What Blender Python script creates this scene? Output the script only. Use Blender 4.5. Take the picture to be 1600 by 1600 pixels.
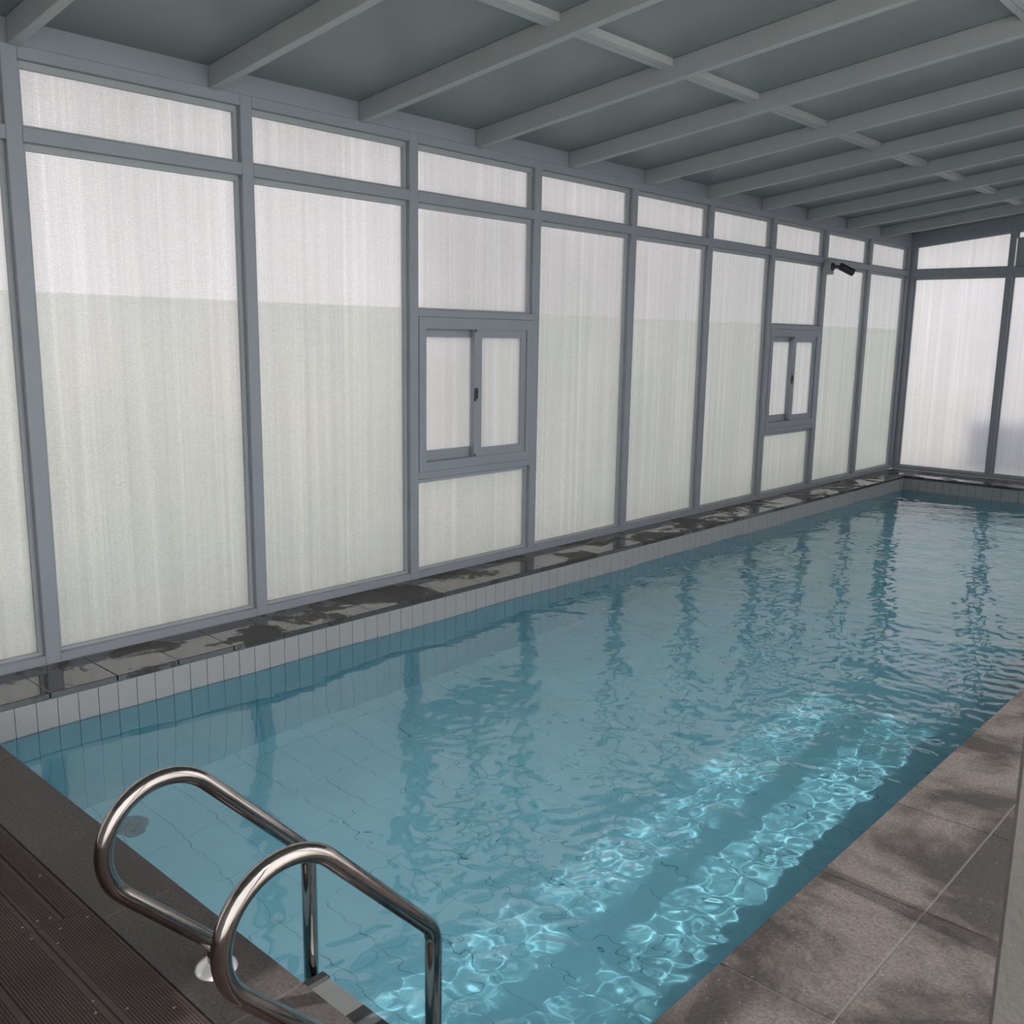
import bpy, bmesh, math, random
import numpy as np
from mathutils import Matrix, Vector

random.seed(7)
for o in list(bpy.data.objects):
    bpy.data.objects.remove(o, do_unlink=True)
SC = bpy.context.scene
COL = SC.collection

# ------------------------------------------------------------------ camera
F_PX, YAW, PITCH, ROLL = 1483.77, 0.7401, -0.1829, 0.0162
fw = Vector((-math.sin(YAW) * math.cos(PITCH), math.cos(YAW) * math.cos(PITCH), math.sin(PITCH)))
rt = fw.cross(Vector((0, 0, 1))).normalized()
up = rt.cross(fw)
r2 = math.cos(ROLL) * rt + math.sin(ROLL) * up
u2 = -math.sin(ROLL) * rt + math.cos(ROLL) * up
cam_d = bpy.data.cameras.new('camera')
cam = bpy.data.objects.new('camera', cam_d)
COL.objects.link(cam)
cam.matrix_world = Matrix(((r2.x, u2.x, -fw.x, 4.721), (r2.y, u2.y, -fw.y, 0.0), (r2.z, u2.z, -fw.z, 1.64), (0, 0, 0, 1)))
cam_d.sensor_width = 36.0
cam_d.lens = 36.0 * F_PX / 1600.0
cam_d.clip_start = 0.05
SC.camera = cam

# ------------------------------------------------------------------ sky, sun, exposure
w = bpy.data.worlds.new('overcast_sky')
SC.world = w
w.use_nodes = True
bg = w.node_tree.nodes['Background']
bg.inputs['Color'].default_value = (1.0, 0.985, 1.0, 1)
bg.inputs['Strength'].default_value = 2.6

SUN_EL, SUN_AZ = math.radians(61.2), math.radians(4)      # sun stands to the right of the pool
sd = bpy.data.lights.new('sun', 'SUN')
sd.energy = 2.4
sd.angle = math.radians(0.6)
sd.color = (1.0, 0.95, 0.88)
sun = bpy.data.objects.new('sun', sd)
COL.objects.link(sun)
d_sun = Vector((-math.cos(SUN_EL) * math.cos(SUN_AZ), math.cos(SUN_EL) * math.sin(SUN_AZ), -math.sin(SUN_EL)))
sun.rotation_euler = d_sun.to_track_quat('-Z', 'Y').to_euler()
sun.location = (9, 2, 8)
sd.cycles.is_caustics_light = True

SC.view_settings.view_transform = 'Standard'
SC.view_settings.look = 'None'
SC.view_settings.gamma = 1.0
SC.view_settings.use_curve_mapping = False
SC.view_settings.exposure = 0.0
SC.cycles.max_bounces = 14
SC.cycles.diffuse_bounces = 6
SC.cycles.transmission_bounces = 10
SC.cycles.transparent_max_bounces = 16
SC.cycles.sample_clamp_indirect = 4.0
SC.cycles.caustics_reflective = False

# ------------------------------------------------------------------ materials
def new_mat(name):
    m = bpy.data.materials.new(name)
    m.use_nodes = True
    nt = m.node_tree
    nt.nodes.clear()
    out = nt.nodes.new('ShaderNodeOutputMaterial')
    return m, nt, out

def N(nt, kind, **kw):
    n = nt.nodes.new(kind)
    for k, v in kw.items():
        if k in n.inputs.keys():
            n.inputs[k].default_value = v
        else:
            setattr(n, k, v)
    return n

def coords(nt, scale=(1, 1, 1), world=True):
    if world:
        g = N(nt, 'ShaderNodeNewGeometry')
        src = g.outputs['Position']
    else:
        g = N(nt, 'ShaderNodeTexCoord')
        src = g.outputs['Object']
    mp = N(nt, 'ShaderNodeMapping')
    mp.inputs['Scale'].default_value = scale
    nt.links.new(src, mp.inputs['Vector'])
    return mp.outputs['Vector']

def ramp(nt, fac, stops):
    r = N(nt, 'ShaderNodeValToRGB')
    el = r.color_ramp.elements
    while len(el) < len(stops):
        el.new(0.5)
    for e, (p, c) in zip(el, stops):
        e.position = p
        e.color = (*c, 1) if len(c) == 3 else c
    nt.links.new(fac, r.inputs['Fac'])
    return r.outputs['Color']

def simple(name, col, rough=0.5, metal=0.0, var=0.06, nscale=6.0, bump=0.0, bscale=200.0):
    m, nt, out = new_mat(name)
    b = N(nt, 'ShaderNodeBsdfPrincipled', Roughness=rough, Metallic=metal)
    v = coords(nt)
    n = N(nt, 'ShaderNodeTexNoise', Scale=nscale, Detail=5.0)
    nt.links.new(v, n.inputs['Vector'])
    lo = tuple(max(0, c * (1 - var)) for c in col)
    hi = tuple(min(1, c * (1 + var)) for c in col)
    nt.links.new(ramp(nt, n.outputs['Fac'], [(0.3, lo), (0.7, hi)]), b.inputs['Base Color'])
    if bump:
        n2 = N(nt, 'ShaderNodeTexNoise', Scale=bscale, Detail=3.0)
        nt.links.new(v, n2.inputs['Vector'])
        bp = N(nt, 'ShaderNodeBump', Strength=bump, Distance=0.002)
        nt.links.new(n2.outputs['Fac'], bp.inputs['Height'])
        nt.links.new(bp.outputs['Normal'], b.inputs['Normal'])
    nt.links.new(b.outputs['BSDF'], out.inputs['Surface'])
    return m

M = {}
M['frame'] = simple('painted_aluminium', (0.275, 0.30, 0.335), 0.45, var=0.03)
M['bead'] = simple('glazing_bead_paint', (0.34, 0.365, 0.38), 0.5, var=0.05)
M['sheet'] = None
M['beam'] = simple('beam_paint', (0.385, 0.41, 0.415), 0.5, var=0.04, nscale=3)
M['black'] = simple('black_plastic', (0.02, 0.02, 0.022), 0.45)
M['box_grey'] = simple('junction_box_plastic', (0.31, 0.32, 0.31), 0.5)
M['lens'] = simple('lens_glass', (0.01, 0.01, 0.012), 0.08)
M['concrete'] = simple('column_concrete', (0.17, 0.16, 0.15), 0.85, var=0.1, nscale=5, bump=0.5, bscale=120)
M['chrome'] = simple('polished_flange', (0.80, 0.78, 0.75), 0.3, 0.6, var=0.02)
M['tread'] = simple('step_metal', (0.24, 0.25, 0.25), 0.4, 0.5)
M['grout'] = simple('grout', (0.42, 0.42, 0.41), 0.9)
M['tile'] = simple('wall_tile_glaze', (0.345, 0.342, 0.337), 0.25, var=0.03, nscale=9)
M['ftile'] = simple('floor_tile_glaze', (0.88, 0.94, 0.95), 0.35, var=0.05, nscale=2.5)
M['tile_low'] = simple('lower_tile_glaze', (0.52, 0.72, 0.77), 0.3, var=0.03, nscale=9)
M['floor_grout'] = simple('floor_grout', (0.62, 0.65, 0.66), 0.9)
M['joint'] = simple('coping_joint', (0.16, 0.15, 0.14), 0.9, var=0.1)
M['drain'] = simple('drain_plastic', (0.24, 0.27, 0.31), 0.5)
M['outside_ground'] = simple('outside_ground', (0.60, 0.62, 0.57), 0.95, var=0.1, nscale=0.8)
M['plaster'] = simple('house_plaster', (0.45, 0.44, 0.43), 0.9)
M['grey_panel'] = simple('grey_panel', (0.30, 0.31, 0.32), 0.5)
M['garden_box'] = simple('blue_grey_paint', (0.10, 0.20, 0.42), 0.6)
M['sky_blocker'] = simple('blocker_render', (0.70, 0.73, 0.75), 0.9)
M['screw'] = simple('screw_steel', (0.30, 0.27, 0.25), 0.5, 0.8)

# ribbed roof sheet
m, nt, out = new_mat('roof_sheet')
b = N(nt, 'ShaderNodeBsdfPrincipled', Roughness=0.32)
b.inputs['Base Color'].default_value = (0.205, 0.232, 0.235, 1)
wv = N(nt, 'ShaderNodeTexWave', wave_type='BANDS', bands_direction='Y', Scale=26.0)
nt.links.new(coords(nt), wv.inputs['Vector'])
bp = N(nt, 'ShaderNodeBump', Strength=0.15, Distance=0.002)
nt.links.new(wv.outputs['Fac'], bp.inputs['Height'])
nt.links.new(bp.outputs['Normal'], b.inputs['Normal'])
nt.links.new(b.outputs['BSDF'], out.inputs['Surface'])
M['sheet'] = m

# brushed stainless tube
m, nt, out = new_mat('stainless_tube')
b = N(nt, 'ShaderNodeBsdfPrincipled', Roughness=0.16, Metallic=1.0)
n = N(nt, 'ShaderNodeTexNoise', Scale=8.0, Detail=4.0)
nt.links.new(coords(nt), n.inputs['Vector'])
nt.links.new(ramp(nt, n.outputs['Fac'], [(0.3, (0.29, 0.26, 0.24)), (0.7, (0.41, 0.375, 0.35))]), b.inputs['Base Color'])
n2 = N(nt, 'ShaderNodeTexNoise', Scale=60.0, Detail=2.0)
nt.links.new(coords(nt), n2.inputs['Vector'])
nt.links.new(ramp(nt, n2.outputs['Fac'], [(0.3, (0.07,) * 3), (0.7, (0.17,) * 3)]), b.inputs['Roughness'])
nt.links.new(b.outputs['BSDF'], out.inputs['Surface'])
M['steel'] = m

# frosted dimpled glass with condensation runs
def frosted(name, tint, axis, trans=0.4):
    m, nt, out = new_mat(name)
    sc = (1, 1, 1)
    v = coords(nt, sc)
    vor = N(nt, 'ShaderNodeTexVoronoi', Scale=85.0, Randomness=0.35)
    nt.links.new(v, vor.inputs['Vector'])
    bp = N(nt, 'ShaderNodeBump', Strength=0.55, Distance=0.004)
    nt.links.new(vor.outputs['Distance'], bp.inputs['Height'])
    # runs of condensation: thin in the wall direction, long in z
    st = N(nt, 'ShaderNodeTexNoise', Scale=1.0, Detail=6.0, Roughness=0.7)
    nt.links.new(coords(nt, (22, 22, 0.22)), st.inputs['Vector'])
    blot = N(nt, 'ShaderNodeTexNoise', Scale=1.1, Detail=3.0)
    nt.links.new(v, blot.inputs['Vector'])
    run = ramp(nt, st.outputs['Fac'], [(0.34, (0.86,) * 3), (0.55, (0.95,) * 3), (0.68, (1.06,) * 3)])
    blo = ramp(nt, blot.outputs['Fac'], [(0.3, (0.90, 0.92, 0.91)), (0.7, (1.0, 0.99, 1.0))])
    dim = ramp(nt, vor.outputs['Distance'], [(0.0, (1.0,) * 3), (0.75, (0.80,) * 3)])
    mu = N(nt, 'ShaderNodeMix', data_type='RGBA', blend_type='MULTIPLY')
    mu.inputs['Factor'].default_value = 1.0
    nt.links.new(run, mu.inputs['A']); nt.links.new(blo, mu.inputs['B'])
    mu2 = N(nt, 'ShaderNodeMix', data_type='RGBA', blend_type='MULTIPLY')
    mu2.inputs['Factor'].default_value = 1.0
    nt.links.new(mu.outputs['Result'], mu2.inputs['A']); nt.links.new(dim, mu2.inputs['B'])
    mu3 = N(nt, 'ShaderNodeMix', data_type='RGBA', blend_type='MULTIPLY')
    mu3.inputs['Factor'].default_value = 1.0
    nt.links.new(mu2.outputs['Result'], mu3.inputs['A'])
    mu3.inputs['B'].default_value = (*tint, 1)
    col = mu3.outputs['Result']
    tl = N(nt, 'ShaderNodeBsdfTranslucent')
    nt.links.new(col, tl.inputs['Color'])
    rf = N(nt, 'ShaderNodeBsdfRefraction', IOR=1.25, Roughness=0.45)
    nt.links.new(col, rf.inputs['Color'])
    nt.links.new(bp.outputs['Normal'], rf.inputs['Normal'])
    mx = N(nt, 'ShaderNodeMixShader', Fac=trans)
    nt.links.new(tl.outputs['BSDF'], mx.inputs[1]); nt.links.new(rf.outputs['BSDF'], mx.inputs[2])
    gl = N(nt, 'ShaderNodeBsdfGlossy', Roughness=0.2)
    nt.links.new(bp.outputs['Normal'], gl.inputs['Normal'])
    mx2 = N(nt, 'ShaderNodeMixShader', Fac=0.05)
    nt.links.new(mx.outputs['Shader'], mx2.inputs[1]); nt.links.new(gl.outputs['BSDF'], mx2.inputs[2])
    nt.links.new(mx2.outputs['Shader'], out.inputs['Surface'])
    return m
M['pane'] = frosted('frosted_glass', (0.458, 0.444, 0.450), 'y')
# outer skin of the panes: clear thin glass
m, nt, out = new_mat('clear_outer_skin')
t = N(nt, 'ShaderNodeBsdfTransparent')
t.inputs['Color'].default_value = (0.97, 0.97, 0.97, 1)
nt.links.new(t.outputs['BSDF'], out.inputs['Surface'])
M['skin'] = m
# tinted film on the lower panes, makes a step in tone
m, nt, out = new_mat('tinted_film')
t = N(nt, 'ShaderNodeBsdfTransparent'); t.inputs['Color'].default_value = (0.935, 0.955, 0.93, 1)
tl = N(nt, 'ShaderNodeBsdfTranslucent'); tl.inputs['Color'].default_value = (0.90, 0.91, 0.875, 1)
n = N(nt, 'ShaderNodeTexNoise', Scale=1.5); nt.links.new(coords(nt), n.inputs['Vector'])
mx = N(nt, 'ShaderNodeMixShader'); nt.links.new(ramp(nt, n.outputs['Fac'], [(0.2, (0.25,) * 3), (0.8, (0.4,) * 3)]), mx.inputs[0])
nt.links.new(t.outputs['BSDF'], mx.inputs[1]); nt.links.new(tl.outputs['BSDF'], mx.inputs[2])
nt.links.new(mx.outputs['Shader'], out.inputs['Surface'])
M['film'] = m

# basalt-like coping stone with wet stains
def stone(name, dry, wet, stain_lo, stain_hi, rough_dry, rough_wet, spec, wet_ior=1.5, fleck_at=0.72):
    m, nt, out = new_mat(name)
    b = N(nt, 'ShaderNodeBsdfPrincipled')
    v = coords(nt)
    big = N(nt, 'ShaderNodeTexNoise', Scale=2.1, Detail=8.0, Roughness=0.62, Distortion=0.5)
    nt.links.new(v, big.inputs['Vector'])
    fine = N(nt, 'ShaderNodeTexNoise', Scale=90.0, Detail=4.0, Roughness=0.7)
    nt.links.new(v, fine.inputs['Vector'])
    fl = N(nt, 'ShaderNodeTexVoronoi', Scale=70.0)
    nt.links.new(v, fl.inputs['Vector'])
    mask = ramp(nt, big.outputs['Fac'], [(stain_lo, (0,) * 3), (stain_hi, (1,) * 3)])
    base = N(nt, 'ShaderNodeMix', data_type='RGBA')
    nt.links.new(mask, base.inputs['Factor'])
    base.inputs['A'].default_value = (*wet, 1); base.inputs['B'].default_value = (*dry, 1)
    gr = ramp(nt, fine.outputs['Fac'], [(0.3, (0.55,) * 3), (0.7, (1.4,) * 3)])
    mu = N(nt, 'ShaderNodeMix', data_type='RGBA', blend_type='MULTIPLY'); mu.inputs['Factor'].default_value = 1
    nt.links.new(base.outputs['Result'], mu.inputs['A']); nt.links.new(gr, mu.inputs['B'])
    fleck = ramp(nt, fl.outputs['Distance'], [(0.0, (1,) * 3), (0.16, (0,) * 3)])
    sel = ramp(nt, fl.outputs['Color'], [(fleck_at, (0,) * 3), (fleck_at + 0.06, (1,) * 3)])
    fm = N(nt, 'ShaderNodeMix', data_type='RGBA', blend_type='MULTIPLY'); fm.inputs['Factor'].default_value = 1
    nt.links.new(fleck, fm.inputs['A']); nt.links.new(sel, fm.inputs['B'])
    ad = N(nt, 'ShaderNodeMix', data_type='RGBA')
    nt.links.new(fm.outputs['Result'], ad.inputs['Factor'])
    nt.links.new(mu.outputs['Result'], ad.inputs['A']); ad.inputs['B'].default_value = (*spec, 1)
    nt.links.new(ad.outputs['Result'], b.inputs['Base Color'])
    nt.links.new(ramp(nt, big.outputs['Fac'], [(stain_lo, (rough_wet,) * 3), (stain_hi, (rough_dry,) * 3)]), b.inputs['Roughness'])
    bp = N(nt, 'ShaderNodeBump', Strength=0.5, Distance=0.004)
    nt.links.new(fine.outputs['Fac'], bp.inputs['Height'])
    nt.links.new(bp.outputs['Normal'], b.inputs['Normal'])
    if wet_ior > 1.5:                                              # standing water lies smooth over the grain
        st = N(nt, 'ShaderNodeMath', operation='MULTIPLY'); st.inputs[1].default_value = 0.5
        nt.links.new(mask, st.inputs[0]); nt.links.new(st.outputs[0], bp.inputs['Strength'])
        io = N(nt, 'ShaderNodeMapRange'); io.inputs['To Min'].default_value = wet_ior; io.inputs['To Max'].default_value = 1.45
        nt.links.new(mask, io.inputs['Value']); nt.links.new(io.outputs['Result'], b.inputs['IOR'])
    nt.links.new(b.outputs['BSDF'], out.inputs['Surface'])
    return m
M['stone'] = stone('coping_stone', (0.122, 0.103, 0.094), (0.034, 0.030, 0.028), 0.43, 0.57, 0.8, 0.6, (0.42, 0.39, 0.36))  # dark blotches: wet stains, with some soft shade put into the colour
M['stone_near'] = stone('coping_stone_near', (0.088, 0.077, 0.074), (0.045, 0.04, 0.039), 0.35, 0.62, 0.75, 0.5, (0.34, 0.32, 0.30), fleck_at=0.6)
M['stone_wet'] = stone('coping_stone_wet', (0.05, 0.045, 0.045), (0.03, 0.027, 0.027), 0.50, 0.54, 0.6, 0.04, (0.10, 0.09, 0.09), wet_ior=2.1)

# brown composite deck board
M['deck'] = simple('composite_board', (0.062, 0.040, 0.035), 0.8, var=0.18, nscale=4, bump=0.3, bscale=300)

# water: clear, slightly blue, real refraction; absorption is only a surface tint
m, nt, out = new_mat('pool_water')
rf = N(nt, 'ShaderNodeBsdfRefraction', IOR=1.33, Roughness=0.0)
rf.inputs['Color'].default_value = (0.575, 0.905, 1.0, 1)          # body colour of the water
gl = N(nt, 'ShaderNodeBsdfGlossy', Roughness=0.0)
fr = N(nt, 'ShaderNodeFresnel', IOR=1.8)                           # seen from above, raised beyond water to strengthen reflections
fi = N(nt, 'ShaderNodeFresnel', IOR=1.33)                          # underside of the surface
ge = N(nt, 'ShaderNodeNewGeometry')
ff = N(nt, 'ShaderNodeMix', data_type='FLOAT')
nt.links.new(ge.outputs['Backfacing'], ff.inputs['Factor'])
nt.links.new(fr.outputs['Fac'], ff.inputs['A']); nt.links.new(fi.outputs['Fac'], ff.inputs['B'])
mx = N(nt, 'ShaderNodeMixShader')
nt.links.new(ff.outputs['Result'], mx.inputs[0])
nt.links.new(rf.outputs['BSDF'], mx.inputs[1]); nt.links.new(gl.outputs['BSDF'], mx.inputs[2])
nt.links.new(mx.outputs['Shader'], out.inputs['Surface'])
M['water'] = m

# ------------------------------------------------------------------ helpers
def bm_box(bm, lo, hi):
    x0, y0, z0 = lo; x1, y1, z1 = hi
    if x0 > x1: x0, x1 = x1, x0
    if y0 > y1: y0, y1 = y1, y0
    v = [bm.verts.new(p) for p in ((x0, y0, z0), (x1, y0, z0), (x1, y1, z0), (x0, y1, z0), (x0, y0, z1), (x1, y0, z1), (x1, y1, z1), (x0, y1, z1))]
    fs = [bm.faces.new([v[i] for i in f]) for f in ((3, 2, 1, 0), (4, 5, 6, 7), (0, 1, 5, 4), (1, 2, 6, 5), (2, 3, 7, 6), (3, 0, 4, 7))]
    return fs

def bm_hexa(bm, pts):
    v = [bm.verts.new(p) for p in pts]
    return [bm.faces.new([v[i] for i in f]) for f in ((3, 2, 1, 0), (4, 5, 6, 7), (0, 1, 5, 4), (1, 2, 6, 5), (2, 3, 7, 6), (3, 0, 4, 7))]

def obj(name, bm, mat, parent=None, smooth=False, bevel=0.0):
    if bevel:
        bmesh.ops.bevel(bm, geom=list(bm.edges), offset=bevel, segments=1, affect='EDGES', profile=0.5)
    bmesh.ops.recalc_face_normals(bm, faces=list(bm.faces))
    me = bpy.data.meshes.new(name)
    bm.to_mesh(me); bm.free()
    for mm in (mat if isinstance(mat, (list, tuple)) else [mat]):
        me.materials.append(mm)
    if smooth:
        for p in me.polygons: p.use_smooth = True
    o = bpy.data.objects.new(name, me)
    COL.objects.link(o)
    if parent is not None:
        o.parent = parent
        o.matrix_parent_inverse = Matrix.Translation(-parent.location)
    return o

def box(name, lo, hi, mat, parent=None, bevel=0.0):
    bm = bmesh.new(); bm_box(bm, lo, hi)
    return obj(name, bm, mat, parent, bevel=bevel)

def empty(name, loc, label=None, cat=None, kind=None, group=None):
    o = bpy.data.objects.new(name, None)
    COL.objects.link(o); o.location = loc; o.empty_display_size = 0.1
    return tag(o, label, cat, kind, group)

def tag(o, label=None, cat=None, kind=None, group=None):
    if label: o['label'] = label
    if cat: o['category'] = cat
    if kind: o['kind'] = kind
    if group: o['group'] = group
    return o

def inst(name, src, loc, parent):
    o = bpy.data.objects.new(name, src)
    COL.objects.link(o); o.parent = parent
    o.matrix_parent_inverse = Matrix.Translation(-parent.location)
    o.location = loc
    return o

def mesh_box(name, size, mat, bevel=0.0):
    """shared mesh: box with its base corner at the origin"""
    bm = bmesh.new(); bm_box(bm, (0, 0, 0), size)
    if bevel: bmesh.ops.bevel(bm, geom=list(bm.edges), offset=bevel, segments=1, affect='EDGES', profile=0.5)
    bmesh.ops.recalc_face_normals(bm, faces=list(bm.faces))
    me = bpy.data.meshes.new(name); bm.to_mesh(me); bm.free(); me.materials.append(mat)
    return me

def sweep(bm, path, radius, seg=20, cap=True):
    path = [Vector(p) for p in path]
    rings = []
    nrm = None
    for i, p in enumerate(path):
        t = (path[min(i + 1, len(path) - 1)] - path[max(i - 1, 0)]).normalized()
        if nrm is None:
            nrm = t.orthogonal().normalized()
        nrm = (nrm - t * nrm.dot(t)).normalized()
        bn = t.cross(nrm)
        rings.append([bm.verts.new(p + radius * (math.cos(a) * nrm + math.sin(a) * bn)) for a in [2 * math.pi * k / seg for k in range(seg)]])
    for a, b_ in zip(rings, rings[1:]):
        for k in range(seg):
            bm.faces.new((a[k], a[(k + 1) % seg], b_[(k + 1) % seg], b_[k]))
    if cap:
        bm.faces.new(rings[0][::-1]); bm.faces.new(rings[-1])

def lathe(bm, prof, center, seg=32, mat=None):
    """prof: (radius, height) pairs around z at center; mat turns it"""
    R = mat or Matrix.Identity(3)
    c = Vector(center)
    rings = []
    for r, h in prof:
        if r < 1e-6:
            rings.append([bm.verts.new(c + R @ Vector((0, 0, h)))])
        else:
            rings.append([bm.verts.new(c + R @ Vector((r * math.cos(2 * math.pi * k / seg), r * math.sin(2 * math.pi * k / seg), h))) for k in range(seg)])
    for a, b_ in zip(rings, rings[1:]):
        for k in range(seg):
            k2 = (k + 1) % seg
            if len(a) == 1: bm.faces.new((a[0], b_[k], b_[k2]))
            elif len(b_) == 1: bm.faces.new((a[k], a[k2], b_[0]))
            else: bm.faces.new((a[k], a[k2], b_[k2], b_[k]))

def fillet(pts, radii, n=8):
    """2-D polyline with rounded corners"""
    out = [pts[0]]
    for i in range(1, len(pts) - 1):
        p0, p1, p2 = Vector(pts[i - 1]), Vector(pts[i]), Vector(pts[i + 1])
        a, b_ = (p0 - p1).normalized(), (p2 - p1).normalized()
        ang = a.angle(b_)
        tl = radii[i - 1] / math.tan(ang / 2)
        c = p1 + (a + b_).normalized() * radii[i - 1] / math.sin(ang / 2)
        s, e = p1 + a * tl, p1 + b_ * tl
        a0 = math.atan2((s - c).y, (s - c).x); a1 = math.atan2((e - c).y, (e - c).x)
        da = (a1 - a0 + math.pi) % (2 * math.pi) - math.pi
        out += [tuple(c + radii[i - 1] * Vector((math.cos(a0 + da * k / n), math.sin(a0 + da * k / n)))) for k in range(n + 1)]
    out.append(pts[-1])
    return out

# ------------------------------------------------------------------ dimensions (metres)
XL, XR, YN, YF, ZW = 0.389, 3.604, 1.262, 12.03, -0.176       # pool opening and water level
YE = 12.641                                                   # inner face of end wall
XW = 4.5                                                      # right wall
YB = -2.4                                                     # wall behind the viewer
ZF = -1.2                                                     # pool floor
SLOPE = 0.118
BAY = 1.2
P0 = 1.838                                                    # right edge of the first wall post in view
PW = 0.072
def zroof(x): return 2.878 + SLOPE * x                        # underside of the beams
BH = 0.115
Z_BOT, Z_TR0, Z_TR1, Z_TOP0, Z_TOP1 = 0.045, 2.475, 2.54, 2.83, 2.888

# ------------------------------------------------------------------ outside
g = bmesh.new()
R_ = 40
for lo, hi in (((-R_, -R_, -0.12), (-0.12, R_, -0.06)), ((XW + 0.12, -R_, -0.12), (R_, R_, -0.06)), ((-0.12, YE + 0.12, -0.12), (XW + 0.12, R_, -0.06)), ((-0.12, -R_, -0.12), (XW + 0.12, YB - 0.12, -0.06))):
    bm_box(g, lo, hi)
tag(obj('ground_outside', g, M['outside_ground']), kind='structure')

box('wall_sky_blocker', (-4.2, 7.0, -0.06), (-4.0, 18.0, 3.0), M['sky_blocker'])['kind'] = 'structure'  # added unseen wall, blocks some sky from the far left panes

# ------------------------------------------------------------------ glazed walls
class Wall:
    """u runs along the wall, d is depth into the room (0 = face of the posts), z up"""
    def __init__(self, name, to_world, loc):
        self.root = empty(name, loc, kind='structure'); self.w = to_world
    def box(self, name, u0, u1, d0, d1, z0, z1, mat, parent=None, bevel=0.0):
        a, b_ = self.w(u0, d0, z0), self.w(u1, d1, z1)
        lo = tuple(min(p, q) for p, q in zip(a, b_)); hi = tuple(max(p, q) for p, q in zip(a, b_))
        return box(name, lo, hi, mat, parent or self.root, bevel)
    def post(self, u0, u1, z0, z1):
        return self.box('post', u0, u1, -0.11, 0.0, z0, z1, M['frame'], bevel=0.003)
    def rail(self, u0, u1, z0, z1, name='rail'):
        return self.box(name, u0, u1, -0.11, -0.0005, z0, z1, M['frame'], bevel=0.003)
    def pane(self, u0, u1, z0, z1, film_top=None, zt0=None, bead=(0.02, 0.032, 0.014), dep=0.0, parent=None):
        """glass in a bead ring; zt0 = top height at u0 when the top slopes (z1 at u1)"""
        za = z1 if zt0 is None else zt0
        s, t, bt = bead
        bm = bmesh.new()
        d0, d1 = -0.062 + dep, -0.036 + dep
        def hexa(p):  # p: four (u,z) corners
            bm_hexa(bm, [self.w(u, d0, z) for u, z in p] + [self.w(u, d1, z) for u, z in p])
        def top(u): return za + (z1 - za) * (u - u0) / (u1 - u0)
        if s:
            hexa([(u0, z0), (u0 + s, z0), (u0 + s, top(u0 + s)), (u0, za)])
            hexa([(u1 - s, z0), (u1, z0), (u1, z1), (u1 - s, top(u1 - s))])
            hexa([(u0 + s, top(u0 + s) - t), (u1 - s, top(u1 - s) - t), (u1 - s, top(u1 - s)), (u0 + s, top(u0 + s))])
            hexa([(u0 + s, z0), (u1 - s, z0), (u1 - s, z0 + bt), (u0 + s, z0 + bt)])
            obj('glazing_bead', bm, M['bead'], parent or self.root)
        else:
            bm.free()
        bm = bmesh.new()
        q = [(u0 + 0.004, z0 + 0.004), (u1 - 0.004, z0 + 0.004), (u1 - 0.004, z1 - 0.004), (u0 + 0.004, za - 0.004)]
        g0, g1 = -0.072 + dep, -0.064 + dep
        fs = bm_hexa(bm, [self.w(u, g0, z) for u, z in q] + [self.w(u, g1, z) for u, z in q])
        for i, f in enumerate(fs): f.material_index = 0 if i == 1 else 1
        p = obj('pane', bm, [M['pane'], M['skin']], parent or self.root)
        if film_top and film_top > z0 + 0.05:
            self.box('tinted_film', u0 + 0.005, u1 - 0.005, g0 - 0.003, g0 - 0.0015, z0 + 0.005, min(film_top, z1) - 0.005, M['film'], parent or self.root)
        return p

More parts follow.
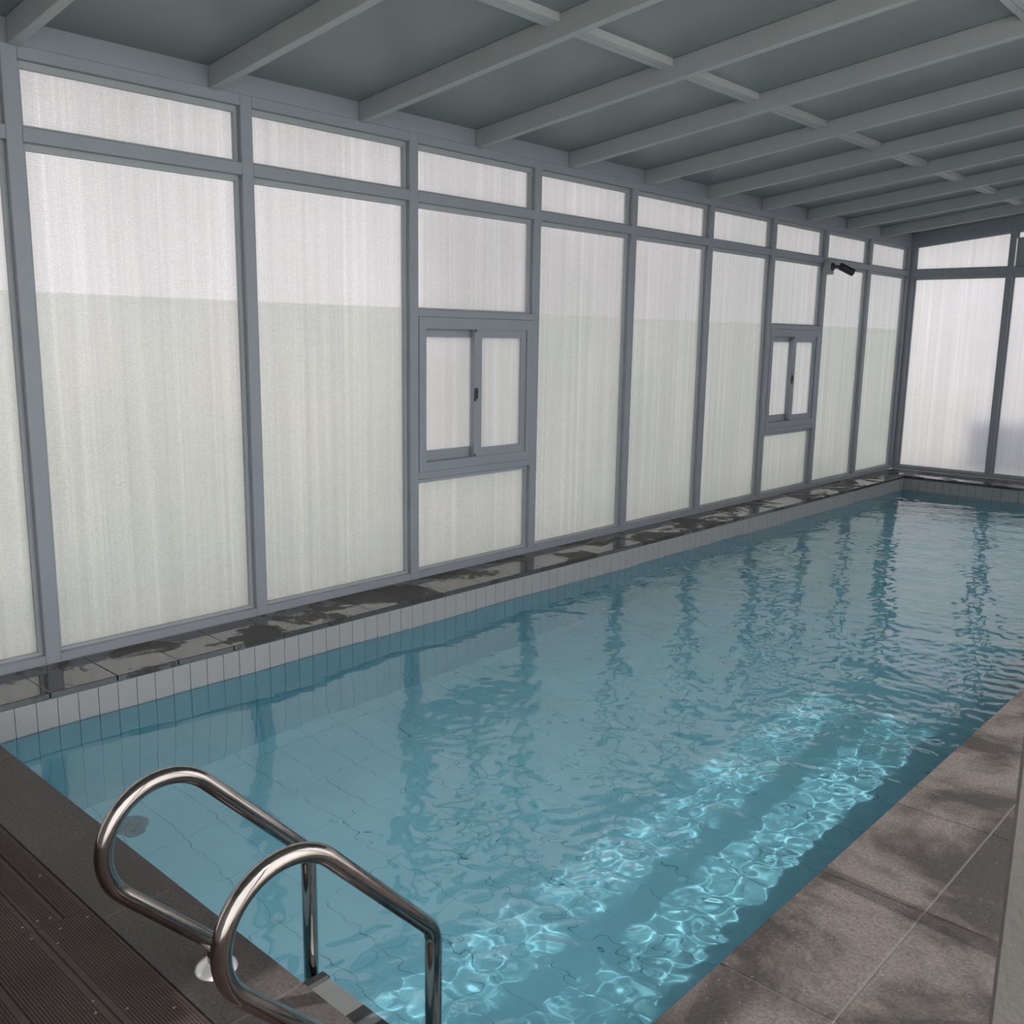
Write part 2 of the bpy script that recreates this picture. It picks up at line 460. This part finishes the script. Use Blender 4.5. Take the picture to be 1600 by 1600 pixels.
def sliding_window(W, idx, u0, u1, z0, z1):
    """two-leaf sliding window: right leaf inside, left leaf behind it"""
    c = W.w((u0 + u1) / 2, 0, z0)
    root = empty('window_%d' % idx, c, kind='structure')
    B = lambda n, a, b_, d0, d1, za, zb, mt='frame', par=root, bv=0.002: W.box(n, a, b_, d0, d1, za, zb, M[mt], par, bv)
    fr = 0.062
    bm = bmesh.new()
    for a, b_, za, zb in ((u0, u0 + fr, z0, z1), (u1 - fr, u1, z0, z1), (u0 + fr, u1 - fr, z1 - fr - 0.012, z1), (u0 + fr, u1 - fr, z0, z0 + fr)):
        p, q = W.w(a, -0.10, za), W.w(b_, 0.004, zb)
        bm_box(bm, tuple(map(min, p, q)), tuple(map(max, p, q)))
    obj('window_frame', bm, M['frame'], root)
    iu0, iu1, iz0, iz1 = u0 + fr, u1 - fr, z0 + fr, z1 - fr - 0.012
    mid = (iu0 + iu1) / 2
    def leaf(a, b_, d0, d1, sl, sr, st, sb):
        bm = bmesh.new()
        for p_, q_, za, zb in ((a, a + sl, iz0, iz1), (b_ - sr, b_, iz0, iz1), (a + sl, b_ - sr, iz1 - st, iz1), (a + sl, b_ - sr, iz0, iz0 + sb)):
            p, q = W.w(p_, d0, za), W.w(q_, d1, zb)
            bm_box(bm, tuple(map(min, p, q)), tuple(map(max, p, q)))
        s = obj('sash', bm, M['frame'], root)
        bm = bmesh.new()
        dm = (d0 + d1) / 2
        qd = [(a + sl - .004, iz0 + sb - .004), (b_ - sr + .004, iz0 + sb - .004), (b_ - sr + .004, iz1 - st + .004), (a + sl - .004, iz1 - st + .004)]
        fs = bm_hexa(bm, [W.w(u, dm - 0.003, z) for u, z in qd] + [W.w(u, dm + 0.003, z) for u, z in qd])
        for i, f in enumerate(fs): f.material_index = 0 if i == 1 else 1
        pn = obj('pane', bm, [M['pane'], M['skin']])
        pn.parent = s
        return s
    leaf(iu0, mid + 0.03, -0.082, -0.050, 0.010, 0.05, 0.055, 0.07)
    inner = leaf(mid - 0.04, iu1, -0.042, -0.006, 0.075, 0.055, 0.055, 0.06)
    # crescent lock and the two black guides of the meeting stile
    zm = (z0 + z1) / 2
    L = B('window_lock', mid - 0.037, mid - 0.012, -0.006, 0.010, zm - 0.04, zm + 0.035, 'black', root, 0.004)
    bm = bmesh.new()
    a, b_ = W.w(mid - 0.05, 0.002, zm - 0.055), W.w(mid - 0.034, 0.014, zm + 0.012)
    bm_box(bm, tuple(map(min, a, b_)), tuple(map(max, a, b_)))
    h = obj('lock_lever', bm, M['black'], bevel=0.003)
    h.parent = L
    for zz in (iz1 - 0.018, iz0 + 0.004):
        B('stile_guide', mid - 0.034, mid - 0.024, -0.006, -0.001, zz, zz + 0.018, 'black', root, 0.0)
    return root

# left wall
WL = Wall('wall_left', lambda u, d, z: (d, u, z), (0, 5, 0))
posts = [P0 + BAY * k for k in range(-3, 9)]
for pr in posts: WL.post(pr - PW, pr, 0, Z_TOP1)
WL.box('corner_post', YE - 0.055, YE + 0.10, -0.11, 0.0, 0, 2.97, M['frame'], bevel=0.003)
FILM = 1.818
box('corner_post', (0.0005, YE + 0.0, 0), (0.055, YE + 0.10, 2.97), M['frame'], WL.root)
win = 0
for i, pr in enumerate(posts):
    k = i - 3
    u0 = pr; u1 = (posts[i + 1] - PW) if i + 1 < len(posts) else YE - 0.055
    WL.rail(u0, u1, 0, Z_BOT, 'bottom_rail')
    WL.rail(u0, u1, Z_TR0, Z_TR1, 'transom')
    WL.rail(u0, u1, Z_TOP0, Z_TOP1, 'top_rail')
    WL.pane(u0, u1, Z_TR1, Z_TOP0)
    if k in (2, 6):
        win += 1
        WL.rail(u0, u1, 1.757, 1.803, 'window_rail')
        WL.rail(u0, u1, 0.682, 0.731, 'window_rail')
        sliding_window(WL, win, u0 + 0.002, u1 - 0.002, 0.732, 1.756)
        WL.pane(u0, u1, 1.803, Z_TR0)
        WL.pane(u0, u1, Z_BOT, 0.682, FILM)
    else:
        WL.pane(u0, u1, Z_BOT, Z_TR0, FILM)
# fascia above the top rail, behind the beams
box('fascia', (-0.11, YB, Z_TOP1), (-0.006, YE + 0.1, zroof(0) + BH + 0.02), M['frame'], WL.root)

# end wall
WE = Wall('wall_end', lambda u, d, z: (u, YE - d, z), (2.6, YE, 0))
eposts = [0.0] + [0.017 + 1.2 * k for k in range(1, 4)]          # right edges at 1.217, 2.417 ...
er = [0.055] + [1.217 + 1.17 * k for k in range(3)] + [XW]
for j in range(1, 4):
    WE.post(er[j] - 0.065, er[j], 0, 2.93 + 0.108 * er[j])
for j in range(4):
    u0 = er[j]; u1 = (er[j + 1] - 0.065) if j < 3 else XW
    WE.rail(u0, u1, 0, Z_BOT, 'bottom_rail')
    WE.rail(u0, u1, 2.46, 2.555, 'transom')
    za, zb = 2.832 + 0.108 * u0, 2.832 + 0.108 * u1
    bm = bmesh.new()
    q = [(u0, za), (u1, zb), (u1, zb + 0.075), (u0, za + 0.075)]
    bm_hexa(bm, [WE.w(u, -0.11, z) for u, z in q] + [WE.w(u, -0.0005, z) for u, z in q])
    obj('top_rail', bm, M['frame'], WE.root)
    WE.pane(u0, u1, Z_BOT, 2.46)
    if j == 1:
        # ventilation bay: a grey board with a strip of glass above it
        WE.box('vent_board', u0 + 0.01, u1 - 0.01, -0.06, -0.03, 2.555, 2.885, M['grey_panel'], bevel=0.004)
        WE.pane(u0, u1, 2.885, zb, zt0=za, bead=(0.02, 0.015, 0.008))
    else:
        WE.pane(u0, u1, 2.555, zb, zt0=za, bead=(0.012, 0.012, 0.01))
# end fascia under the roof sheet
bm = bmesh.new()
q = [(0.0, 2.832 + 0.075), (XW, 2.832 + 0.108 * XW + 0.075), (XW, zroof(XW) + BH + 0.01), (0.0, zroof(0) + BH + 0.01)]
bm_hexa(bm, [WE.w(u, -0.11, z) for u, z in q] + [WE.w(u, -0.008, z) for u, z in q])
obj('fascia', bm, M['frame'], WE.root)

# right wall: folding doors stand open near the viewer (the sun comes in here), frosted glass further on
WR = Wall('wall_right', lambda u, d, z: (XW - d, u, z), (XW, 5, 0))
ZRT = zroof(XW)
YR0 = 0.90                                                       # the wall starts at the concrete column, open door before it
us = [YR0 + 0.12, 2.66] + [P0 + BAY * k for k in (3, 5, 7)] + [YE + PW]
for u in us[1:-1]: WR.post(u - PW, u, 0, ZRT)
for a, b_ in zip(us, us[1:]):
    WR.rail(a, b_ - PW, 2.49, 2.59, 'vent_rail')
    WR.rail(a, b_ - PW, ZRT - 0.06, ZRT, 'top_rail')
    if a > 5.0:                                                   # vents are glazed further down the room
        WR.rail(a, b_ - PW, 0, 0.06, 'bottom_rail')
        WR.pane(a, b_ - PW, 0.06, 2.49); WR.pane(a, b_ - PW, 2.59, ZRT - 0.06)
WR.rail(YB, YR0 - 0.02, ZRT - 0.06, ZRT, 'door_head')
# wall behind the viewer
box('wall_back', (-0.11, YB - 0.12, 0), (XW + 0.11, YB, 3.7), M['plaster'])['kind'] = 'structure'

# ------------------------------------------------------------------ roof
CE = empty('ceiling', (2.6, 5, 2.9), kind='structure')
bm = bmesh.new()
x0, x1 = -0.6, XW + 0.11
q = [(x0, zroof(x0) + BH), (x1, zroof(x1) + BH), (x1, zroof(x1) + BH + 0.03), (x0, zroof(x0) + BH + 0.03)]
bm_hexa(bm, [(x, YB - 0.1, z) for x, z in q] + [(x, YE + 0.5, z) for x, z in q])
obj('roof_sheet', bm, M['sheet'], CE)
BW = 0.05
bps = [2.835 - BW + 0.985 * k for k in range(-5, 10)]            # near edge of each beam
for yb in bps:
    bm = bmesh.new()
    a, b_ = -0.004, XW + 0.1
    q = [(a, zroof(a)), (b_, zroof(b_)), (b_, zroof(b_) + BH), (a, zroof(a) + BH)]
    bm_hexa(bm, [(x, yb, z) for x, z in q] + [(x, yb + BW, z) for x, z in q])
    obj('beam', bm, M['beam'], CE, bevel=0.003)
for px in (1.46, 3.04):
    for a, b_ in zip(bps, bps[1:] + [YE - BW]):
        bm = bmesh.new()
        for xs, xe in ((px, px + 0.036), (px + 0.041, px + 0.077)):
            zz = lambda x: zroof(x) + BH
            q = [(xs, zz(xs) - 0.04), (xe, zz(xe) - 0.04), (xe, zz(xe)), (xs, zz(xs))]
            bm_hexa(bm, [(x, a + BW, z) for x, z in q] + [(x, b_, z) for x, z in q])
        obj('purlin', bm, M['beam'], CE)

# ------------------------------------------------------------------ pool basin
PB = empty('pool_basin', (2, 6.6, ZF), kind='structure')
TF = 0.008                                                      # coping overhang: tile face set back
xa, xb, ya, yb = XL - TF, XR + TF, YN - TF, YF + TF             # tile faces
TT = 0.007                                                      # tile thickness
zc = -0.032                                                     # underside of coping
bm = bmesh.new()
for lo, hi in (((xa - 0.15, ya - 0.15, ZF - TT), (xa - TT, yb + 0.15, zc)), ((xb + TT, ya - 0.15, ZF - TT), (xb + 0.15, yb + 0.15, zc)),
               ((xa - TT, ya - 0.15, ZF - TT), (xb + TT, ya - TT, zc)), ((xa - TT, yb + TT, ZF - TT), (xb + TT, yb + 0.15, zc))):
    bm_box(bm, lo, hi)
obj('basin_shell', bm, M['grout'], PB)
box('basin_floor', (xa - 0.15, ya - 0.15, ZF - 0.2), (xb + 0.15, yb + 0.15, ZF - TT * 0.6), M['floor_grout'], PB)
TPITCH, TH, TH2, G = 0.0948, 0.165, 0.335, 0.0026
# wall tiles, upper course one by one on the left and end walls
me_l = mesh_box('wall_tile', (TT, TPITCH - G, TH - G), M['tile'], 0.001)
me_e = mesh_box('wall_tile', (TPITCH - G, TT, TH - G), M['tile'], 0.001)
y = 1.2244 * 1.2 - 3 * TPITCH
ys = []
while y < yb - 0.01:
    if y + TPITCH - G > ya and y + TPITCH < yb: ys.append(y)
    y += TPITCH
for y in ys: inst('tile', me_l, (xa - TT, y + G / 2, zc - TH), PB)
xs = [xa + TPITCH * k for k in range(int((xb - xa) / TPITCH))]
for x in xs: inst('tile', me_e, (x + G / 2, yb, zc - TH), PB)
# lower courses, and the two walls turned away from view
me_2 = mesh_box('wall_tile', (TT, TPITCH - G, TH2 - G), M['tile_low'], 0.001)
for y in ys: inst('tile', me_2, (xa - TT, y + G / 2, zc - TH - TH2), PB)
bm = bmesh.new()
for c in (1, 2, 3):
    z1 = zc - TH - (c - 1) * TH2; z0 = max(z1 - TH2 + G, ZF)
    if c > 1:
        for y in ys: bm_box(bm, (xa - TT, y + G / 2, z0), (xa, y + TPITCH - G / 2, z1))
    for x in xs: bm_box(bm, (x + G / 2, yb, z0), (x + TPITCH - G / 2, yb + TT, z1))
for c in (1, 2, 3):
    z1 = zc - TH - (c - 1) * TH2 if c > 1 else zc; z0 = max(zc - TH - c * TH2 + G, ZF)
    for y in ys: bm_box(bm, (xb, y + G / 2, z0), (xb + TT, y + TPITCH - G / 2, z1))
    for x in xs: bm_box(bm, (x + G / 2, ya - TT, z0), (x + TPITCH - G / 2, ya, z1))
tag(obj('lower_tile_courses', bm, M['tile_low'], PB), kind='stuff')
# floor tiles 0.4 x 0.2
FX, FY, FG = 0.4, 0.2, 0.0027
me_f = mesh_box('floor_tile', (FX - FG, FY - FG, TT), M['ftile'], 0.001)
nfx = int(math.ceil((xb - xa) / FX)); n_done = 0
bm = bmesh.new()
y = 1.965 - 4 * FY
row = 0
while y < yb:
    for i in range(nfx + 1):
        x = 1.695 + FX * (i - 4) + (0.0 if row % 2 == 0 else 0.0)
        lox, hix, loy, hiy = max(x + FG / 2, xa), min(x + FX - FG / 2, xb), max(y + FG / 2, ya), min(y + FY - FG / 2, yb)
        if hix - lox < 0.01 or hiy - loy < 0.01: continue
        full = hix - lox > FX - FG - 1e-6 and hiy - loy > FY - FG - 1e-6
        if full and n_done < 296:
            inst('floor_tile', me_f, (lox, loy, ZF - TT), PB); n_done += 1
        else:
            bm_box(bm, (lox, loy, ZF - TT), (hix, hiy, ZF))
    y += FY; row += 1
tag(obj('far_floor_tiles', bm, M['ftile'], PB), kind='stuff')

# ------------------------------------------------------------------ coping and paving
FL = empty('floor', (2, 6, 0), kind='structure')
CT = 0.03
def stone_at(x0, x1, y0, y1, mat, name='coping_stone', g=0.004, dz=0.0):
    return box(name, (x0 + g / 2, y0 + g / 2, -CT + dz), (x1 - g / 2, y1 - g / 2, dz), mat, FL, 0.0025)
rnd = random.Random(3)
# bedding under the stones
bm = bmesh.new()
for lo, hi in (((-0.11, YN, -0.12), (xa - 0.02, YE + 0.1, -CT)), ((xb + 0.02, YN, -0.12), (XW + 0.1, YE + 0.1, -CT)), ((xa - 0.02, yb + 0.02, -0.12), (xb + 0.02, YE + 0.1, -CT)), ((-0.11, 1.0, -0.12), (XW + 0.1, ya - 0.02, -CT))):
    bm_box(bm, lo, hi)
for lo, hi in (((0.0, YN, -CT), (XL - 0.02, YE, -0.0035)), ((XR + 0.02, 1.03, -CT), (XW - 0.01, YE, -0.0035)), ((0.0, 1.03, -CT), (XR + 0.02, YN - 0.02, -0.0035)), ((XL - 0.02, YF + 0.02, -CT), (XR + 0.02, YE, -0.0035))):
    bm_box(bm, lo, hi)
obj('bedding', bm, M['joint'], FL)
y = 1.626 - 0.316
ycur = YN
while ycur < YF - 0.02:
    y1 = min(y, YF)
    if y1 - ycur > 0.02: stone_at(0.0, XL, ycur, y1, M['stone_wet']); ycur = y1
    y += 0.316
x = 0.0
while x < XW - 0.05:                                             # far side
    x1 = min(x + 0.62, XW)
    stone_at(x, x1, YF, YF + 0.31, M['stone_wet']); stone_at(x, x1, YF + 0.31, YE, M['stone_wet']); x = x1
x = 1.61 - 0.6325 * 3
while x < XR - 0.01:                                             # near side
    xs_, xe_ = max(x, 0.0), min(x + 0.6325, XR)
    if xe_ - xs_ > 0.02: stone_at(xs_, xe_, 1.025, YN, M['stone_near'])
    x += 0.6325
xr_ = [XR, 3.925, 4.245, XW]
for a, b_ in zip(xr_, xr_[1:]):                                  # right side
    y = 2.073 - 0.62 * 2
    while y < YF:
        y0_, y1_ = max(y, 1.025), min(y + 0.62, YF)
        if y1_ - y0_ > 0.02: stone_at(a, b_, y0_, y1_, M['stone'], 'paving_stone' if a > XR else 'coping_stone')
        y += 0.62

# ------------------------------------------------------------------ deck of grooved boards
DK = empty('deck', (2.4, 0, 0), 'dark brown grooved composite deck beside the pool ladder', 'deck')
def board(x0, x1, y0, y1, flat=None):
    """ribs run along x; flat = (y from, y to) plain band"""
    bm = bmesh.new()
    z0, z1, gd = -0.045, 0.0, 0.0022
    prof = [(y0, z0), (y0, z1 - gd)]
    p = 0.0078
    yy = y0 + 0.002
    while yy + p < y1 - 0.001:
        if flat and yy + p > flat[0] and yy < flat[1]:
            prof += [(yy, z1 - gd), (yy, z1), (flat[1], z1), (flat[1], z1 - gd)]; yy = flat[1] + 0.002; continue
        prof += [(yy, z1 - gd), (yy, z1), (yy + p * 0.62, z1), (yy + p * 0.62, z1 - gd)]
        yy += p
    prof += [(y1, z1 - gd), (y1, z0)]
    va = [bm.verts.new((x0, y, z)) for y, z in prof]; vb = [bm.verts.new((x1, y, z)) for y, z in prof]
    for i in range(len(prof)):
        j = (i + 1) % len(prof)
        bm.faces.new((va[i], vb[i], vb[j], va[j]))
    bm.faces.new(va[::-1]); bm.faces.new(vb)
    return obj('plank', bm, M['deck'], DK)
def screw(par, x, y):
    bm = bmesh.new()
    lathe(bm, [(0.0, 0.0006), (0.0028, 0.0006), (0.004, 0.0), (0.004, -0.003)], (x, y, 0.0005), 10)
    s = obj('screw', bm, M['screw']); s.parent = par
ga = 0.0025
X0, X1 = 0.0, 5.6
# edge board, stepped: narrow where the hatch panel lies, full width beyond it
p = board(X0, 2.158, 0.957, 1.022)
screw(p, 1.89, 0.992)
p = board(2.162, X1, 0.8745, 1.022, (0.8745, 0.893))
screw(p, 2.26, 0.893); screw(p, 2.20, 0.925); screw(p, 2.64, 0.905); screw(p, 2.72, 0.985); screw(p, 2.10 + 0.1, 1.0)
# left set of boards in front of the hatch joint
p = board(X0, 2.155, 0.8765, 0.951, (0.8765, 0.888))
screw(p, 2.13, 0.925); screw(p, 2.12, 0.895)
p = board(X0, 2.155, 0.7265, 0.8735, (0.862, 0.8735))
screw(p, 2.12, 0.855)
p = board(2.161, 2.578, 0.7265, 0.8715, (0.861, 0.8715))
screw(p, 2.19, 0.852); screw(p, 2.555, 0.858)
p = board(2.583, X1, 0.7265, 0.8715, (0.861, 0.8715))
screw(p, 2.60, 0.845)
yy = 0.7235
r = 0
while yy > YB + 0.02:
    y0 = max(yy - 0.146, YB + 0.01)
    xj = 2.158 if r % 2 == 0 else 3.4
    p = board(X0, xj - 0.002, y0, yy, (yy - 0.012, yy)); p2 = board(xj + 0.002, X1, y0, yy, (yy - 0.012, yy))
    yy = y0 - 0.003; r += 1

# ------------------------------------------------------------------ concrete column by the viewer
bm = bmesh.new()
bm_box(bm, (4.721 - 0.2222 * YR0, YR0, 0), (4.721 - 0.2222 * YR0 + 0.32, YR0 + 0.12, zroof(XW) - 0.001))
tag(obj('trim_1', bm, M['concrete'], bevel=0.004), kind='structure')

# ------------------------------------------------------------------ water
def make_water():
    dx = 0.0125
    gx = np.linspace(xa - 0.004, xb + 0.004, int((xb - xa) / dx) + 1)
    gy = np.linspace(ya - 0.004, yb + 0.004, int((yb - ya) / dx) + 1)
    X, Y = np.meshgrid(gx, gy, indexing='ij')
    rg = np.random.RandomState(11)
    def waves(n, l0, l1, slope, spread, base):
        Z = np.zeros_like(X)
        for _ in range(n):
            lam = math.exp(rg.uniform(math.log(l0), math.log(l1)))
            th = base + rg.uniform(-spread, spread)
            k = 2 * math.pi / lam
            Z += slope * lam / (2 * math.pi) / math.sqrt(n / 2) * np.sin(k * (X * math.cos(th) + Y * math.sin(th)) + rg.uniform(0, 6.28))
        return Z
    long_ = waves(14, 0.45, 1.3, 0.020, 3.14, 0)
    mid = waves(30, 0.18, 0.45, 0.032, 3.14, 0)
    short = waves(50, 0.05, 0.14, 0.066, 3.14, 0)
    # calmer by the ladder, livelier further down the pool and at the right side, raised for finer caustics
    far = np.clip((Y - 2.2) / 4.0, 0, 1)
    right = np.clip((X - 1.3) / 1.2, 0, 1)
    patch = 0.75 + 0.35 * np.sin(X * 1.9 + 0.7) * np.sin(Y * 1.1 + 0.4)
    Z = ZW + long_ * 0.8 + mid * (0.17 + 0.8 * far + 0.6 * right * (1 - far)) * patch + short * (0.08 + 1.0 * far ** 1.2 + 0.95 * right * (1 - far)) * patch
    nx, ny = X.shape
    top = np.stack([X, Y, Z], -1).reshape(-1, 3)
    zb_ = ZF - 0.004
    bot = np.array([[gx[0], gy[0], zb_], [gx[-1], gy[0], zb_], [gx[-1], gy[-1], zb_], [gx[0], gy[-1], zb_]])
    verts = np.concatenate([top, bot])
    I, J = np.meshgrid(np.arange(nx - 1), np.arange(ny - 1), indexing='ij')
    a = (I * ny + J).ravel()
    faces = np.stack([a, a + ny, a + ny + 1, a + 1], 1).tolist()
    b0 = nx * ny
    ix = lambda i, j: i * ny + j
    faces.append([ix(i, 0) for i in range(nx - 1, -1, -1)] + [b0, b0 + 1])
    faces.append([ix(nx - 1, j) for j in range(ny - 1, -1, -1)] + [b0 + 1, b0 + 2])
    faces.append([ix(i, ny - 1) for i in range(nx)] + [b0 + 2, b0 + 3])
    faces.append([ix(0, j) for j in range(ny)] + [b0 + 3, b0])
    faces.append([b0 + 3, b0 + 2, b0 + 1, b0])
    me = bpy.data.meshes.new('pool_water')
    me.from_pydata(verts.tolist(), [], faces)
    me.materials.append(M['water'])
    sm = np.ones(len(faces), bool); sm[-5:] = False
    me.polygons.foreach_set('use_smooth', sm)
    me.update()
    o = bpy.data.objects.new('pool_water', me)
    COL.objects.link(o)
    tag(o, 'clear rippled turquoise water filling the long indoor pool', 'water', 'stuff')
    return o
water = make_water()
water.cycles.is_caustics_caster = True

# ------------------------------------------------------------------ pool ladder
LD = empty('pool_ladder', (2.915, 1.28, 0), 'stainless steel pool ladder with two looped handrails at the near pool edge', 'ladder')
dvec = Vector((0.69, -0.724)).normalized(); nvec = Vector((0.724, 0.69)).normalized()
cu, ru = Vector((1.017, 0.422)), 0.154
lowA = cu - ru * nvec; upA = cu + ru * nvec
def on_line(p, y): return (y, p.y + dvec.y / dvec.x * (y - p.x))
yfl, yleg = 1.136, 1.432
low_c, up_c = on_line(lowA, yfl), on_line(upA, yleg)
first = fillet([(yfl, 0.002), low_c, tuple(lowA)], [0.07])
a0 = math.atan2(-nvec.y, -nvec.x); 
arc = [tuple(cu + ru * Vector((math.cos(a0 - math.pi * k / 24), math.sin(a0 - math.pi * k / 24)))) for k in range(25)]
last = fillet([tuple(upA), up_c, (yleg, ZF + 0.16)], [0.09])
prof = first[:-1] + arc + last[1:]
for xr in (2.66, 3.175):
    bm = bmesh.new()
    sweep(bm, [(xr, y, z) for y, z in prof], 0.0212, 24)
    h = obj('handrail', bm, M['steel'], LD, smooth=True)
    bm = bmesh.new()
    lathe(bm, [(0.021, 0.022), (0.030, 0.020), (0.046, 0.012), (0.054, 0.004), (0.055, 0.0)], (xr, yfl, 0.0005), 36)
    fl = obj('flange', bm, M['chrome'], smooth=True); fl.parent = h
    bm = bmesh.new()
    Ry = Matrix.Rotation(math.radians(90), 3, 'X')
    lathe(bm, [(0.0, 0.0), (0.02, 0.0), (0.024, 0.012), (0.024, 0.16), (0.0, 0.16)], (xr, yleg + 0.0, ZF + 0.19), 20, Ry)
    bf = obj('wall_bumper', bm, M['black'], smooth=False); bf.parent = h
for zs in (-0.165, -0.42, -0.67, -0.92):
    bm = bmesh.new(); bm_box(bm, (2.72, 1.372, zs - 0.022), (3.115, 1.452, zs))
    st = obj('step', bm, M['tread'], LD, bevel=0.006)
    for xa_, xb_ in ((2.684, 2.724), (3.111, 3.151)):
        bm = bmesh.new(); bm_box(bm, (xa_, 1.37, zs - 0.026), (xb_, 1.456, zs + 0.006))
        e = obj('step_end_cap', bm, M['black'], bevel=0.008); e.parent = st
    for xa_ in (2.88, 2.96):
        bm = bmesh.new(); bm_box(bm, (xa_, 1.378, zs - 0.002), (xa_ + 0.045, 1.446, zs + 0.003))
        e = obj('grip_pad', bm, M['black'], bevel=0.002); e.parent = st

# ------------------------------------------------------------------ drain in the pool floor
DR = empty('drain_cover', (0.68, 1.83, ZF), 'round grey drain grate on the pool floor near the ladder', 'drain')
bm = bmesh.new()
lathe(bm, [(0.0, 0.006), (0.055, 0.006), (0.057, 0.011), (0.070, 0.012), (0.076, 0.004), (0.077, 0.0)], (0.68, 1.83, ZF + 0.0005), 40)
obj('rim', bm, M['drain'], DR)
for k in range(10):
    a = 2 * math.pi * k / 10
    bm = bmesh.new()
    c, s = math.cos(a), math.sin(a)
    pts = [(0.015, -0.004), (0.052, -0.008), (0.052, 0.008), (0.015, 0.004)]
    w_ = [(0.68 + p_ * c - q_ * s, 1.83 + p_ * s + q_ * c) for p_, q_ in pts]
    bm_hexa(bm, [(u, v, ZF + 0.006) for u, v in w_] + [(u, v, ZF + 0.013) for u, v in w_])
    obj('grate_bar', bm, M['box_grey'], DR)

# ------------------------------------------------------------------ security camera
sy, sz = 10.19, 2.435
CM = empty('security_camera', (0.0, sy, sz), 'small black bullet security camera on a grey box high on the glazed wall', 'camera')
box('junction_box', (0.001, sy - 0.055, sz - 0.075), (0.075, sy + 0.055, sz + 0.075), M['box_grey'], CM, 0.006)
bm = bmesh.new()
RX = Matrix.Rotation(math.radians(90), 3, 'Y')
lathe(bm, [(0.0, 0.0), (0.042, 0.0), (0.042, 0.012), (0.026, 0.022), (0.014, 0.04), (0.0, 0.04)], (0.075, sy + 0.005, sz + 0.005), 24, RX)
obj('mount_base', bm, M['black'], CM, smooth=False)
bm = bmesh.new()
sweep(bm, [(0.105, sy + 0.005, sz + 0.005), (0.13, sy + 0.04, sz + 0.01), (0.15, sy + 0.10, sz + 0.005)], 0.013, 12)
obj('bracket_arm', bm, M['black'], CM, smooth=True)
cdv = Vector((0.50, 0.62, -0.34)).normalized()
cen = Vector((0.15, sy + 0.10, sz - 0.002))
Rc = cdv.to_track_quat('Z', 'Y').to_matrix()
bm = bmesh.new()
lathe(bm, [(0.0, -0.03), (0.033, -0.03), (0.037, -0.02), (0.037, 0.135), (0.033, 0.135), (0.031, 0.128), (0.0, 0.128)], cen, 28, Rc)
body = obj('camera_body', bm, M['black'], CM, smooth=False)
bm = bmesh.new()
lathe(bm, [(0.0, 0.131), (0.027, 0.131), (0.029, 0.128)], cen, 24, Rc)
ln = obj('lens', bm, M['lens']); ln.parent = body
bm = bmesh.new()
q = []
for h in (-0.035, 0.15):
    for aa in (40, 90, 140):
        q.append(Vector(cen) + Rc @ Vector((0.042 * math.cos(math.radians(aa)), 0.042 * math.sin(math.radians(aa)), h)))
upc = [Rc @ Vector((0.002 * math.cos(math.radians(aa)), 0.002 * math.sin(math.radians(aa)), 0)) for aa in (40, 90, 140)] * 2
vi = [bm.verts.new(p_) for p_ in q]; vo = [bm.verts.new(p_ + u_) for p_, u_ in zip(q, upc)]
for V in (vi, vo):
    for i in (0, 1): bm.faces.new((V[i], V[i + 1], V[i + 4], V[i + 3]))
for i, j in ((0, 1), (1, 2), (2, 5), (5, 4), (4, 3), (3, 0)): bm.faces.new((vi[i], vi[j], vo[j], vo[i]))
sh = obj('sun_shield', bm, M['black']); sh.parent = body

# ------------------------------------------------------------------ blue shape standing outside the end wall
GB = empty('garden_box', (1.75, YE + 2.1, -0.06), 'low blue-grey box blurred behind the frosted end wall', 'box')
box('body', (0.50, YE + 1.7, -0.06), (3.0, YE + 2.5, 0.5), M['garden_box'], GB, 0.02)
box('lid', (0.47, YE + 1.67, 0.5), (3.03, YE + 2.53, 0.56), M['garden_box'], GB, 0.015)

# things the refracted sun falls on
for o in bpy.data.objects:
    if o.type == 'MESH' and o.parent in (PB, DR, LD):
        o.cycles.is_caustics_receiver = True
